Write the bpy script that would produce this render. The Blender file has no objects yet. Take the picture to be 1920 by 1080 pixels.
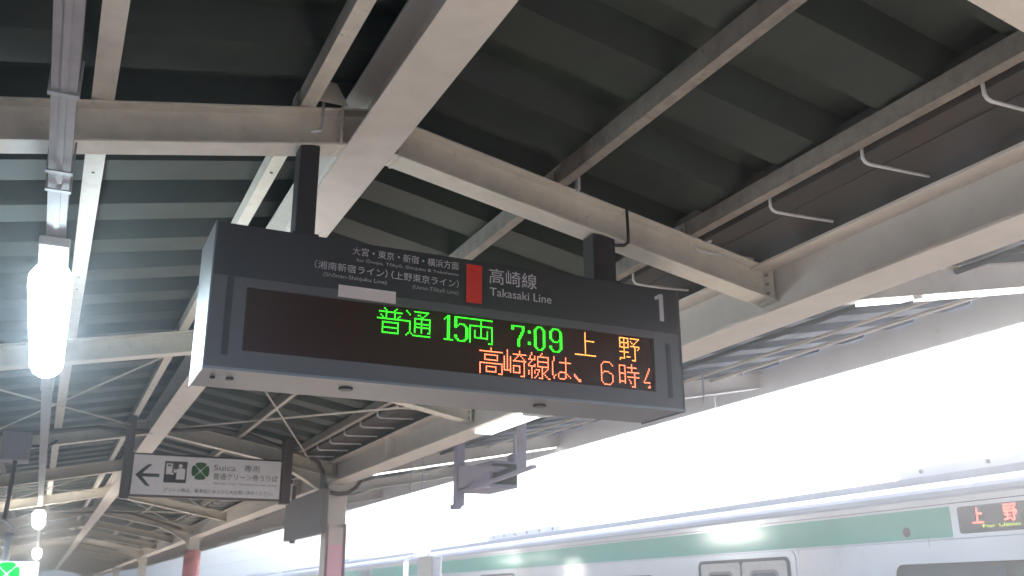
import bpy, bmesh, math, random
from mathutils import Vector, Matrix
random.seed(7)
R = math.radians
sc = bpy.context.scene
col = sc.collection

# ------------------------------------------------------------------ camera
cam_d = bpy.data.cameras.new('camera')
cam_d.sensor_width = 36.0
cam_d.lens = 36.0 * 1782 / 1920
cam_d.clip_start = 0.05
cam_d.clip_end = 3000
cam_d.dof.use_dof = True
cam_d.dof.focus_distance = 5.0
cam_d.dof.aperture_fstop = 4.5
cam = bpy.data.objects.new('camera', cam_d)
col.objects.link(cam)
_r = Vector((0.90245, -0.43077, -0.004483))
_d = Vector((0.12884, 0.279816, -0.951369))
_f = Vector((0.411078, 0.857985, 0.308021))
cam.matrix_world = Matrix(((_r.x, -_d.x, -_f.x, 0), (_r.y, -_d.y, -_f.y, 0), (_r.z, -_d.z, -_f.z, 1.55), (0, 0, 0, 1)))
sc.camera = cam

# ------------------------------------------------------------------ world and sun
SUN_EL, SUN_AZ = R(31), R(72)          # azimuth measured from +Y (along the platform) towards +X (the train)
world = bpy.data.worlds.new('World')
sc.world = world
world.use_nodes = True
wn = world.node_tree.nodes
wl = world.node_tree.links
wn.clear()
sky = wn.new('ShaderNodeTexSky')
sky.sky_type = 'NISHITA'
sky.sun_disc = False
sky.sun_elevation = SUN_EL
sky.sun_rotation = SUN_AZ
sky.air_density = 0.8
sky.dust_density = 2.5
sky.ozone_density = 1.0
bg = wn.new('ShaderNodeBackground')
bg.inputs['Strength'].default_value = 0.15
wo = wn.new('ShaderNodeOutputWorld')
wl.new(sky.outputs[0], bg.inputs[0])
wl.new(bg.outputs[0], wo.inputs[0])
sd = bpy.data.lights.new('sun', 'SUN')
sd.energy = 5.0
sd.angle = R(0.5)
sd.color = (1.0, 0.95, 0.90)
sun = bpy.data.objects.new('sun', sd)
col.objects.link(sun)
_dir = Vector((math.sin(SUN_AZ) * math.cos(SUN_EL), math.cos(SUN_AZ) * math.cos(SUN_EL), math.sin(SUN_EL)))
sun.rotation_euler = (-_dir).to_track_quat('-Z', 'Y').to_euler()
sun.location = _dir * 60

sc.view_settings.view_transform = 'Standard'
sc.view_settings.look = 'None'
sc.view_settings.exposure = 2.78
sc.view_settings.gamma = 1.0
sc.view_settings.use_curve_mapping = False
sc.cycles.use_denoising = True
sc.cycles.max_bounces = 8
sc.cycles.diffuse_bounces = 5
sc.cycles.glossy_bounces = 3
sc.cycles.sample_clamp_indirect = 6.0
sc.cycles.caustics_reflective = False
sc.cycles.caustics_refractive = False

# ------------------------------------------------------------------ materials
def mat(name, rgb, rough=0.6, metal=0.0, noise=0.12, scale=6.0, emit=None, estr=0.0, grime=None, gscale=2.5, gthr=0.55, bump=0.0, spec=0.5):
    m = bpy.data.materials.new(name)
    m.use_nodes = True
    n = m.node_tree.nodes
    l = m.node_tree.links
    b = n['Principled BSDF']
    b.inputs['Roughness'].default_value = rough
    b.inputs['Metallic'].default_value = metal
    b.inputs['Specular IOR Level'].default_value = spec
    if emit:
        b.inputs['Base Color'].default_value = (*rgb, 1)
        b.inputs['Emission Color'].default_value = (*emit, 1)
        b.inputs['Emission Strength'].default_value = estr
        return m
    tc = n.new('ShaderNodeTexCoord')
    nz = n.new('ShaderNodeTexNoise')
    nz.inputs['Scale'].default_value = scale
    nz.inputs['Detail'].default_value = 6
    nz.inputs['Roughness'].default_value = 0.6
    l.new(tc.outputs['Object'], nz.inputs['Vector'])
    mr = n.new('ShaderNodeMapRange')
    mr.inputs['From Min'].default_value = 0.3
    mr.inputs['From Max'].default_value = 0.7
    mr.inputs['To Min'].default_value = 1 - noise
    mr.inputs['To Max'].default_value = 1 + noise
    l.new(nz.outputs['Fac'], mr.inputs['Value'])
    mx = n.new('ShaderNodeMix')
    mx.data_type = 'RGBA'
    mx.blend_type = 'MULTIPLY'
    mx.inputs['Factor'].default_value = 1.0
    mx.inputs['A'].default_value = (*rgb, 1)
    cb = n.new('ShaderNodeCombineColor')
    for i in range(3):
        l.new(mr.outputs['Result'], cb.inputs[i])
    l.new(cb.outputs[0], mx.inputs['B'])
    out = mx.outputs['Result']
    if grime:
        g = n.new('ShaderNodeTexNoise')
        g.inputs['Scale'].default_value = gscale
        g.inputs['Detail'].default_value = 9
        g.inputs['Roughness'].default_value = 0.7
        l.new(tc.outputs['Object'], g.inputs['Vector'])
        r2 = n.new('ShaderNodeMapRange')
        r2.inputs['From Min'].default_value = gthr
        r2.inputs['From Max'].default_value = gthr + 0.13
        l.new(g.outputs['Fac'], r2.inputs['Value'])
        m2 = n.new('ShaderNodeMix')
        m2.data_type = 'RGBA'
        m2.inputs['B'].default_value = (*grime, 1)
        l.new(r2.outputs['Result'], m2.inputs['Factor'])
        l.new(out, m2.inputs['A'])
        out = m2.outputs['Result']
    l.new(out, b.inputs['Base Color'])
    if bump:
        bp = n.new('ShaderNodeBump')
        bp.inputs['Strength'].default_value = bump
        bp.inputs['Distance'].default_value = 0.01
        l.new(nz.outputs['Fac'], bp.inputs['Height'])
        l.new(bp.outputs[0], b.inputs['Normal'])
    return m

M = {}
M['cream'] = mat('cream_paint', (0.69, 0.635, 0.545), 0.45, noise=0.12, scale=7, grime=(0.42, 0.34, 0.25), gscale=16, gthr=0.60, bump=0.25)
M['creamw'] = mat('pale_beam_paint', (0.65, 0.59, 0.53), 0.42, noise=0.08, scale=5, grime=(0.48, 0.42, 0.35), gscale=14, gthr=0.62, bump=0.2)
M['purlin'] = mat('weathered_purlin_paint', (0.27, 0.235, 0.20), 0.5, noise=0.35, scale=9, grime=(0.12, 0.08, 0.05), gscale=9, gthr=0.58, bump=0.2)
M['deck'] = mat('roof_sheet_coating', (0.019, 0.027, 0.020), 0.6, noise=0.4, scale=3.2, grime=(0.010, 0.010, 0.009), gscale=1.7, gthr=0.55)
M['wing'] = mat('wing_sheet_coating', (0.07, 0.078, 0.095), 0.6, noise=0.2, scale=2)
M['fascia'] = mat('fascia_paint', (0.84, 0.85, 0.88), 0.5, noise=0.05, scale=2, grime=(0.5, 0.47, 0.46), gscale=3, gthr=0.62)
M['gutter'] = mat('gutter_metal', (0.04, 0.034, 0.031), 0.45, noise=0.3, scale=4, grime=(0.06, 0.035, 0.027), gscale=3, gthr=0.5)
M['white'] = mat('white_enamel', (0.68, 0.68, 0.67), 0.4, noise=0.05, scale=8)
M['galv'] = mat('galvanised_steel', (0.42, 0.42, 0.43), 0.38, metal=0.6, noise=0.15, scale=12)
M['duct'] = mat('lighting_duct_paint', (0.33, 0.31, 0.32), 0.4, noise=0.12, scale=10, grime=(0.18, 0.16, 0.15), gscale=12, gthr=0.6)
M['dark'] = mat('dark_brown_steel', (0.028, 0.022, 0.024), 0.5, noise=0.2, scale=9)
M['brown'] = mat('brown_post_paint', (0.075, 0.048, 0.045), 0.5, noise=0.15, scale=9)
M['pipe'] = mat('brown_conduit', (0.10, 0.065, 0.055), 0.5, noise=0.2, scale=9)
M['cab'] = mat('sign_cabinet_grey', (0.11, 0.107, 0.115), 0.42, metal=0.25, noise=0.05, scale=14)
M['cabend'] = mat('sign_end_aluminium', (0.22, 0.235, 0.25), 0.35, metal=0.35, noise=0.05, scale=14)
M['print'] = mat('sign_print_panel', (0.034, 0.032, 0.036), 0.42, noise=0.05, scale=3)
M['glass'] = mat('display_window', (0.034, 0.010, 0.008), 0.22, noise=0.1, scale=30, spec=0.35)
M['slot'] = mat('dark_slot', (0.035, 0.036, 0.042), 0.6)
M['letter'] = mat('grey_white_lettering', (0.52, 0.50, 0.52), 0.5, noise=0.02)
M['letter2'] = mat('small_grey_lettering', (0.42, 0.41, 0.42), 0.5, noise=0.02)
M['tape'] = mat('blank_white_sticker', (0.66, 0.58, 0.57), 0.5, noise=0.04)
M['red'] = mat('red_line_mark', (0.62, 0.02, 0.012), 0.5, noise=0.03)
M['led_g'] = mat('green_led', (0, 0.1, 0), 0.5, emit=(0.03, 1.0, 0.02), estr=0.6)
M['led_y'] = mat('amber_led', (0.1, 0.05, 0), 0.5, emit=(1.0, 0.36, 0.07), estr=0.6)
M['led_r'] = mat('orange_led', (0.1, 0.03, 0), 0.5, emit=(1.0, 0.20, 0.09), estr=0.7)
M['lamp'] = mat('lamp_diffuser', (0.8, 0.85, 0.9), 0.5, emit=(0.74, 0.91, 1.0), estr=5.5)
M['lampfar'] = mat('lamp_diffuser_neutral', (0.9, 0.9, 0.85), 0.5, emit=(1.0, 0.97, 0.9), estr=6.0)
M['strip'] = mat('bounce_glow_strip', (0.9, 0.9, 0.9), 0.5, emit=(1.0, 0.98, 0.96), estr=1.0)  # glow put in for sunlight bounced onto the flanges
M['board'] = mat('grey_board_back', (0.19, 0.175, 0.18), 0.6, noise=0.08, scale=5)
M['paper'] = mat('white_sign_face', (0.88, 0.85, 0.86), 0.45, noise=0.03, scale=4)
M['ink'] = mat('dark_ink', (0.035, 0.03, 0.03), 0.5, noise=0.02)
M['ink2'] = mat('grey_ink', (0.08, 0.07, 0.07), 0.5, noise=0.02)
M['clover'] = mat('green_emblem', (0.018, 0.12, 0.018), 0.5, noise=0.03)
M['pink'] = mat('pink_poster', (0.86, 0.50, 0.56), 0.5, noise=0.04)
M['paleposter'] = mat('pale_poster_head', (0.70, 0.62, 0.56), 0.5, noise=0.03)
M['mauve'] = mat('mauve_edge_strip', (0.28, 0.17, 0.19), 0.5, noise=0.1)
M['stripered'] = mat('red_wrap', (0.62, 0.22, 0.24), 0.5, noise=0.12)
M['stripepink'] = mat('pale_red_wrap', (0.68, 0.30, 0.30), 0.5, noise=0.08)
M['steel'] = mat('train_stainless', (0.88, 0.90, 0.93), 0.14, metal=0.3, noise=0.05, scale=1.2, grime=(0.70, 0.72, 0.74), gscale=0.9, gthr=0.55, bump=0.05)
M['traingreen'] = mat('train_green_band', (0.025, 0.42, 0.28), 0.12, metal=0.0, noise=0.10, scale=0.8, spec=1.0, bump=0.05)
M['roof'] = mat('train_roof_grey', (0.50, 0.53, 0.60), 0.55, noise=0.06, scale=2, grime=(0.40, 0.42, 0.48), gscale=1.5, gthr=0.6)
M['roofgear'] = mat('train_roof_equipment', (0.30, 0.34, 0.42), 0.55, noise=0.08, scale=3)
M['twin'] = mat('train_window_glass', (0.05, 0.07, 0.08), 0.06, noise=0.05, spec=0.8)
M['rubber'] = mat('dark_rubber', (0.015, 0.018, 0.022), 0.6)
M['tled'] = mat('train_display_red', (0.1, 0, 0), 0.5, emit=(1.0, 0.10, 0.07), estr=0.7)
M['tledg'] = mat('train_display_green', (0.1, 0.1, 0), 0.5, emit=(0.45, 0.6, 0.05), estr=0.3)
M['tdisp'] = mat('train_display_window', (0.045, 0.05, 0.06), 0.35, noise=0.05)
M['strip_in'] = mat('train_interior_light', (0.8, 0.9, 0.6), 0.5, emit=(0.8, 1.0, 0.55), estr=0.6)
M['floor'] = mat('platform_paving', (0.38, 0.34, 0.31), 0.8, noise=0.12, scale=1.5, grime=(0.26, 0.24, 0.23), gscale=0.8, gthr=0.5)
M['yellow'] = mat('tactile_yellow', (0.62, 0.45, 0.05), 0.7, noise=0.1)
M['concrete'] = mat('platform_wall_concrete', (0.30, 0.28, 0.26), 0.85, noise=0.15)
M['ballast'] = mat('ballast', (0.20, 0.17, 0.15), 0.95, noise=0.4, scale=30)
M['ground'] = mat('ground_soil', (0.18, 0.17, 0.15), 0.95, noise=0.3, scale=0.5)
M['rail'] = mat('rail_steel', (0.25, 0.2, 0.17), 0.4, metal=0.8, noise=0.1)
M['litwhite'] = mat('lit_sign_white', (0.8, 0.8, 0.85), 0.5, emit=(0.85, 0.88, 1.0), estr=0.17)
M['litgreen'] = mat('lit_sign_green', (0.0, 0.4, 0.05), 0.5, emit=(0.0, 0.8, 0.09), estr=0.25)
M['box'] = mat('grey_box_paint', (0.30, 0.27, 0.30), 0.5, noise=0.08)
M['screen'] = mat('monitor_shell', (0.36, 0.34, 0.44), 0.5, noise=0.05)

# ------------------------------------------------------------------ mesh helpers
class MB:
    """collects polygons; build() links them as one mesh object"""
    def __init__(s):
        s.v = []
        s.f = []
    def add(s, vs, fs):
        o = len(s.v)
        s.v += [tuple(p) for p in vs]
        s.f += [tuple(i + o for i in f) for f in fs]
        return s
    def box(s, x0, x1, y0, y1, z0, z1):
        return s.add([(x0, y0, z0), (x1, y0, z0), (x1, y1, z0), (x0, y1, z0), (x0, y0, z1), (x1, y0, z1), (x1, y1, z1), (x0, y1, z1)],
                     [(0, 3, 2, 1), (4, 5, 6, 7), (0, 1, 5, 4), (1, 2, 6, 5), (2, 3, 7, 6), (3, 0, 4, 7)])
    def sweep(s, prof, A, B, u, v):
        """closed outline prof (a, b) carried straight from A to B, a along u and b along v"""
        A, B, u, v = Vector(A), Vector(B), Vector(u), Vector(v)
        n = len(prof)
        vs = [A + u * a + v * b for a, b in prof] + [B + u * a + v * b for a, b in prof]
        fs = [(i, (i + 1) % n, n + (i + 1) % n, n + i) for i in range(n)]
        fs += [tuple(range(n - 1, -1, -1)), tuple(range(n, 2 * n))]
        return s.add(vs, fs)
    def tube(s, pts, r, n=8, cap=True):
        pts = [Vector(p) for p in pts]
        rings = []
        for i, p in enumerate(pts):
            t = (pts[min(i + 1, len(pts) - 1)] - pts[max(i - 1, 0)]).normalized()
            a = t.orthogonal().normalized() if i == 0 else (rings_u - t * rings_u.dot(t)).normalized()
            rings_u = a
            b = t.cross(a)
            rr = r[i] if isinstance(r, (list, tuple)) else r
            rings.append([p + (a * math.cos(2 * math.pi * k / n) + b * math.sin(2 * math.pi * k / n)) * rr for k in range(n)])
        vs = [q for ring in rings for q in ring]
        fs = []
        for i in range(len(pts) - 1):
            for k in range(n):
                fs.append((i * n + k, i * n + (k + 1) % n, (i + 1) * n + (k + 1) % n, (i + 1) * n + k))
        if cap:
            fs += [tuple(range(n - 1, -1, -1)), tuple(range((len(pts) - 1) * n, len(pts) * n))]
        return s.add(vs, fs)
    def build(s, name, m, parent=None, smooth=False, bevel=0.0):
        me = bpy.data.meshes.new(name)
        me.from_pydata(s.v, [], s.f)
        me.update()
        bm = bmesh.new()
        bm.from_mesh(me)
        bmesh.ops.recalc_face_normals(bm, faces=bm.faces)
        bm.to_mesh(me)
        bm.free()
        me.materials.append(M[m])
        if smooth:
            for p in me.polygons:
                p.use_smooth = True
        o = bpy.data.objects.new(name, me)
        col.objects.link(o)
        if bevel:
            bv = o.modifiers.new('bevel', 'BEVEL')
            bv.width = bevel
            bv.segments = 2
            bv.limit_method = 'ANGLE'
        if parent:
            put(o, parent)
        return o

def world_of(o):
    m = Matrix.LocRotScale(o.location, o.rotation_euler, o.scale)
    return world_of(o.parent) @ o.matrix_parent_inverse @ m if o.parent else m

def put(o, parent):
    """child keeps its world coordinates"""
    o.parent = parent
    o.matrix_parent_inverse = world_of(parent).inverted()

def thing(name, label, cat, loc=(0, 0, 0), group=None, rz=0.0):
    o = bpy.data.objects.new(name, None)
    o.empty_display_size = 0.2
    o.location = loc
    o.rotation_euler = (0, 0, rz)
    col.objects.link(o)
    o['label'] = label
    o['category'] = cat
    if group:
        o['group'] = group
    return o

def structure(o):
    o['kind'] = 'structure'
    return o

def ibeam(w, h, tf=0.016, tw=0.012):
    """I section outline, a across, b up from the bottom face"""
    a, t = w / 2, tw / 2
    return [(-a, 0), (a, 0), (a, tf), (t, tf), (t, h - tf), (a, h - tf), (a, h), (-a, h), (-a, h - tf), (-t, h - tf), (-t, tf), (-a, tf)]

def rrect(x0, x1, y0, y1, r, n=5):
    pts = []
    for cx, cy, a0 in ((x1 - r, y0 + r, -90), (x1 - r, y1 - r, 0), (x0 + r, y1 - r, 90), (x0 + r, y0 + r, 180)):
        for i in range(n + 1):
            a = R(a0 + 90 * i / n)
            pts.append((cx + r * math.cos(a), cy + r * math.sin(a)))
    return pts

def dup(o, parent, dy):
    c = o.copy()
    col.objects.link(c)
    if parent:
        c.parent = parent
        c.matrix_parent_inverse = o.matrix_parent_inverse.copy()
    c.location = Vector(o.location) + Vector((0, dy, 0))
    return c

def text(body, x0, x1, z0, z1, y, m, parent, name='lettering', bold=0.0, depth=0.0015):
    """flat print on a face that looks towards -Y, fitted to the box x0..x1, z0..z1"""
    c = bpy.data.curves.new(name, 'FONT')
    c.body = body
    c.size = 1.0
    c.offset = bold
    o = bpy.data.objects.new(name, c)
    col.objects.link(o)
    dg = bpy.context.evaluated_depsgraph_get()
    me = bpy.data.meshes.new_from_object(o.evaluated_get(dg))
    bpy.data.objects.remove(o)
    bpy.data.curves.remove(c)
    xs = [v.co.x for v in me.vertices]
    ys = [v.co.y for v in me.vertices]
    ax, bx, ay, by = min(xs), max(xs), min(ys), max(ys)
    for v in me.vertices:
        v.co = Vector((x0 + (v.co.x - ax) / (bx - ax) * (x1 - x0), y - depth, z0 + (v.co.y - ay) / (by - ay) * (z1 - z0)))
    me.materials.clear()
    me.materials.append(M[m])
    o = bpy.data.objects.new(name, me)
    col.objects.link(o)
    put(o, parent)
    return o

# ------------------------------------------------------------------ measured layout (metres)
XR = 1.30                      # ridge
K = 0.194                      # roof slope
def zr(x):                     # underside of the rafters (gable part)
    return 3.83 - K * abs(x - XR)
def za(x):                     # underside of the rising outer arms
    return 3.50 + 0.19 * (abs(x - XR) - 3.85)
RAF = [-0.6, 4.52, 9.35, 14.75, 19.4, 24.6, 30.1, 35.2, 40.3, 45.4, 50.5, 55.6, 60.7, 65.8, 70.9, 76.0, 81.1, 86.2, 91.3]
FRAMES = [-0.6, 14.75, 30.1, 45.4, 60.7, 76.0, 91.3]
Y0, Y1 = -3.6, 92.0  # roof cut short behind the camera to let in fill light
PITCH = 0.705
TURN = R(3.4)                  # the track swings away from the platform by this much

# ------------------------------------------------------------------ setting: ground, platform, track beds
g = MB().box(-160, 160, -120, 260, -1.6, -1.5).build('ground', 'ground')
structure(g)
def slanted(x0, x1, z0, z1, ya=-12, yb=110, tilt0=0.0, tilt1=0.0):
    s = MB()
    a0, a1 = x0 + math.tan(tilt0) * ya, x0 + math.tan(tilt0) * yb
    b0, b1 = x1 + math.tan(tilt1) * ya, x1 + math.tan(tilt1) * yb
    s.add([(a0, ya, z0), (b0, ya, z0), (b1, yb, z0), (a1, yb, z0), (a0, ya, z1), (b0, ya, z1), (b1, yb, z1), (a1, yb, z1)],
          [(0, 3, 2, 1), (4, 5, 6, 7), (0, 1, 5, 4), (1, 2, 6, 5), (2, 3, 7, 6), (3, 0, 4, 7)])
    return s
structure(slanted(-5.0, 7.42, -1.5, 0.0, tilt1=TURN).build('platform', 'floor'))
structure(slanted(6.3, 6.6, 0.0, 0.006, tilt0=TURN, tilt1=TURN).build('tactile_paving', 'yellow'))
structure(slanted(-4.0, -3.7, 0.0, 0.006).build('tactile_paving', 'yellow'))
structure(slanted(7.43, 16.0, -1.5, -1.25, tilt0=TURN, tilt1=TURN).build('track_bed', 'ballast'))
structure(slanted(-12.0, -5.01, -1.5, -1.25).build('track_bed', 'ballast'))
for cx, t in ((8.45, TURN), (9.70, TURN), (12.6, TURN), (13.85, TURN), (-6.0, 0), (-7.25, 0)):
    structure(slanted(cx - 0.035, cx + 0.035, -1.25, -1.08, tilt0=t, tilt1=t).build('rail', 'rail'))
structure(slanted(16.0, 24.0, -1.5, 0.0, tilt0=TURN, tilt1=TURN).build('far_platform', 'floor'))

# added scattering volume round everything, imitating lens glare
hm = bpy.data.materials.new('glare_volume')
hm.use_nodes = True
hn = hm.node_tree.nodes
hn.clear()
hv = hn.new('ShaderNodeVolumePrincipled')
hv.inputs['Color'].default_value = (0.88, 0.93, 1.0, 1)
hv.inputs['Density'].default_value = 0.019
hv.inputs['Anisotropy'].default_value = 0.88
ho = hn.new('ShaderNodeOutputMaterial')
hm.node_tree.links.new(hv.outputs[0], ho.inputs['Volume'])
M['glare_haze'] = hm
hz = MB().box(-165, 165, -125, 265, -2.6, 8.0).build('glare_haze', 'glare_haze')
hz['kind'] = 'stuff'

# ------------------------------------------------------------------ the canopy
CAN = thing('platform_canopy', 'cream steel platform canopy with dark ribbed roof sheets and gable frames', 'platform roof', (XR, 5, 0))

# ridge beam, edge beams
MB().sweep(ibeam(0.26, 0.31), (XR, Y0, 3.80), (XR, Y1, 3.80), (1, 0, 0), (0, 0, 1)).build('ridge_beam', 'creamw', CAN, bevel=0.003)
for sx in (1, -1):
    X = XR + sx * 2.70
    MB().sweep(ibeam(0.30, 0.34, 0.02, 0.014), (X, Y0, 3.20), (X, Y1, 3.20), (1, 0, 0), (0, 0, 1)).build('edge_beam', 'creamw', CAN, bevel=0.003)

# rafters and outer arms
def rafter(y, sx, haunch):
    s = MB()
    h = 0.215
    w = 0.16
    xa, xb = XR + sx * 0.008, XR + sx * 2.69
    s.sweep(ibeam(w, h, 0.013, 0.009), (xa, y, zr(xa)), (xb, y, zr(xb)), (0, 1, 0), (0, 0, 1))
    if haunch:   # deepened towards the column, and the curved gusset on the track side
        x1, x2 = XR + sx * 1.55, XR + sx * 2.55
        n = 8
        top, bot = [], []
        for i in range(n + 1):
            t = i / n
            x = x1 + (x2 - x1) * t
            top.append((x, zr(x) + 0.01))
            bot.append((x, zr(x) - 0.30 * t ** 1.7))
        pr = top + bot[::-1]
        s.sweep([(a, b) for a, b in pr], (0, y - 0.006, 0), (0, y + 0.006, 0), (1, 0, 0), (0, 0, 1))
        for i in range(n):
            (xA, zA), (xB, zB) = bot[i], bot[i + 1]
            s.sweep([(-w / 2, 0), (w / 2, 0), (w / 2, 0.013), (-w / 2, 0.013)], (xA, y, zA), (xB, y, zB), (0, 1, 0), (0, 0, 1))
    return s
for y in RAF:
    fr = y in FRAMES
    for sx in (1, -1):
        rafter(y, sx, fr).build('rafter', 'cream', CAN, bevel=0.002 if y < 20 else 0)
        xa, xb = XR + sx * 2.71, XR + sx * 6.66
        MB().sweep(ibeam(0.12, 0.20, 0.013, 0.009), (xa, y, za(xa)), (xb, y, za(xb)), (0, 1, 0), (0, 0, 1)).build('outer_arm', 'creamw', CAN)
# short trimmer frame close to the camera
MB().sweep(ibeam(0.13, 0.2, 0.013, 0.009), (XR + 0.01, 1.85, zr(XR)), (3.36, 1.85, zr(3.36)), (0, 1, 0), (0, 0, 1)).build('rafter', 'cream', CAN, bevel=0.002)

# columns
for y in FRAMES:
    for sx in (1, -1):
        X = XR + sx * 2.70
        s = MB().box(X - 0.15, X + 0.15, y - 0.15, y + 0.15, 0.012, 3.195)
        c = s.build('column', 'creamw', CAN, bevel=0.012)
        # curved gusset under the arm
        n = 8
        arc = [(X + sx * (0.15 + 0.33 * (1 - math.cos(R(90) * i / n))), 2.86 + 0.52 * math.sin(R(90) * i / n)) for i in range(n + 1)]
        pr = [(X + sx * 0.15, 3.38)] + arc
        gsh = MB().sweep(pr, (0, y - 0.05, 0), (0, y + 0.05, 0), (1, 0, 0), (0, 0, 1))
        gsh.build('gusset', 'creamw', CAN)
        n2 = [(X - sx * (0.15 + 0.25 * (1 - math.cos(R(90) * i / n))), 2.80 + 0.39 * math.sin(R(90) * i / n)) for i in range(n + 1)]
        MB().sweep([(X - sx * 0.15, 3.19)] + n2, (0, y - 0.05, 0), (0, y + 0.05, 0), (1, 0, 0), (0, 0, 1)).build('gusset', 'cream', CAN)

# purlins on top of the rafters: wide lipped section near the middle, angles further out
def zt(x):
    return zr(x) + 0.218
def purl(xc, w, h, lip, m):
    s = MB()
    t = 0.006
    pr = [(-w / 2, 0), (w / 2, 0), (w / 2, lip), (w / 2 - t, lip), (w / 2 - t, t), (-w / 2 + t, t), (-w / 2 + t, h), (-w / 2, h)]
    s.sweep(pr, (xc, Y0, zt(xc)), (xc, Y1, zt(xc)), (1, 0, 0), (0, 0, 1))
    return s.build('purlin', m, CAN)
purl(0.955, 0.075, 0.11, 0.02, 'cream')
purl(-0.013, 0.10, 0.10, 0.02, 'cream')
purl(2.462, 0.065, 0.115, 0.012, 'purlin')
purl(3.372, 0.065, 0.10, 0.012, 'purlin')
purl(-0.77, 0.065, 0.10, 0.012, 'purlin')

# roof sheets: folded plate with flat pans, one sheet per pitch
def zdeck(x):
    return zr(x) + 0.34
def sheet(y, xa, xb, za_, zb_, name, m, parent, joined=None):
    H_ = 0.15
    pts = [(0.0, 0), (0.30, 0), (0.385, H_), (0.62, H_), (0.705, 0)]
    vs, fs = [], []
    for yy, hh in pts:
        vs += [(xa, y + yy, za_ + hh), (xb, y + yy, zb_ + hh)]
    for i in range(4):
        fs.append((2 * i, 2 * i + 1, 2 * i + 3, 2 * i + 2))
    # stiffening rib on the pan
    s = joined or MB()
    s.add(vs, fs)
    if joined is None:
        vs2 = [(a, b, c + 0.004) for a, b, c in vs]
        s.add(vs2, [f[::-1] for f in fs])
        return s.build(name, m, parent)
first = {}
NY = int((36 + 9) / PITCH)
ybase = 2.93 - 0.30 - PITCH * 9
far_sheets = MB()
kk = 0
while ybase + PITCH * kk < Y1:
    y = ybase + PITCH * kk
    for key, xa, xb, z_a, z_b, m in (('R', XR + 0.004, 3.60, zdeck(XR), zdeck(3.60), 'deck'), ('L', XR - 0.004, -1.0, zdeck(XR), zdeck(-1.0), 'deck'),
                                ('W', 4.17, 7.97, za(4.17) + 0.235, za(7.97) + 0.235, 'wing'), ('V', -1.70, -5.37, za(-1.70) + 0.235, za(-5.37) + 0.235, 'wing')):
        if y < 35 and key != 'V':
            if key not in first:
                first[key] = (sheet(0, xa, xb, z_a, z_b, 'roof_sheet', m, CAN))
                first[key].location.y = y
            else:
                c = first[key].copy()
                col.objects.link(c)
                c.location.y = y
        else:
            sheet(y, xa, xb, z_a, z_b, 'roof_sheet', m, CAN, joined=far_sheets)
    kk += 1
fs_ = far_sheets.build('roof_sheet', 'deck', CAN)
fs_['kind'] = 'stuff'
# ridge cap above the sheets
MB().sweep([(-0.35, -0.05), (0, 0.02), (0.35, -0.05), (0.35, -0.04), (0, 0.035), (-0.35, -0.04)], (XR, Y0, zdeck(XR) + 0.19), (XR, Y1, zdeck(XR) + 0.19), (1, 0, 0), (0, 0, 1)).build('ridge_cap', 'deck', CAN)

# valley gutters with their white hanger rods
for sx in (1, -1):
    xa, xb = XR + sx * 2.13, XR + sx * 3.05
    t = 0.012
    pr = [(xa, 3.625), (xb, 3.625), (xb, 3.80), (xb - sx * t, 3.80), (xb - sx * t, 3.637), (xa + sx * t, 3.637), (xa + sx * t, 3.85), (xa, 3.85)]
    gt = MB().sweep(pr, (0, Y0, 0), (0, Y1, 0), (1, 0, 0), (0, 0, 1)).build('gutter', 'gutter', CAN)
    base = None
    for k in range(-3, 40):
        y = 3.10 + PITCH * k
        if base is None:
            xs = [2.11, 2.11, 2.125, 2.15, 2.56]
            zs = [3.66, 3.60, 3.582, 3.575, 3.590]
            base = MB().tube([(XR + sx * a, y, b) for a, b in zip(xs, zs)], 0.0095, 6).build('gutter_hanger', 'white', gt, smooth=True)
        else:
            c = dup(base, gt, 0)
            c.location.y += PITCH * (k + 3) + random.uniform(-0.02, 0.02)
            c.location.z += random.uniform(-0.006, 0.004)
# dark boards closing the roof sheets above the eave purlin
MB().box(3.60, 3.612, Y0, Y1, 3.62, 3.93).build('closure_board', 'gutter', CAN)

# outer fascia boards, in lengths
for sx in (1, -1):
    X = XR + sx * 6.68
    ys = [Y0 + 0.002] + [y for y in (2.1, 10.3, 18.0, 26.4, 34.0, 43.0, 52.0, 61, 70, 80)] + [Y1]
    for a, b in zip(ys[:-1], ys[1:]):
        MB().box(min(X, X + sx * 0.04), max(X, X + sx * 0.04), a + 0.004, b - 0.004, 3.955, 4.37).build('fascia_board', 'fascia', CAN, bevel=0.003)
    MB().box(min(X, X + sx * 0.05), max(X, X + sx * 0.05), Y0, Y1, 4.372, 4.52).build('fascia_cap', 'wing', CAN)

# conduits running under the outer wing
for X, r in ((4.62, 0.022), (4.86, 0.03), (5.25, 0.02), (5.75, 0.025), (6.6, 0.018), (7.2, 0.02)):
    MB().tube([(X, -3.5, za(X) + 0.17), (X, 30, za(X) + 0.17), (X, 60, za(X) + 0.17)], r, 6).build('conduit', 'creamw' if r < 0.024 else 'wing', CAN, smooth=True)
MB().box(5.0, 5.16, -3.5, 60, za(5.1) + 0.12, za(5.1) + 0.2).build('cable_tray', 'creamw', CAN)

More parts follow.
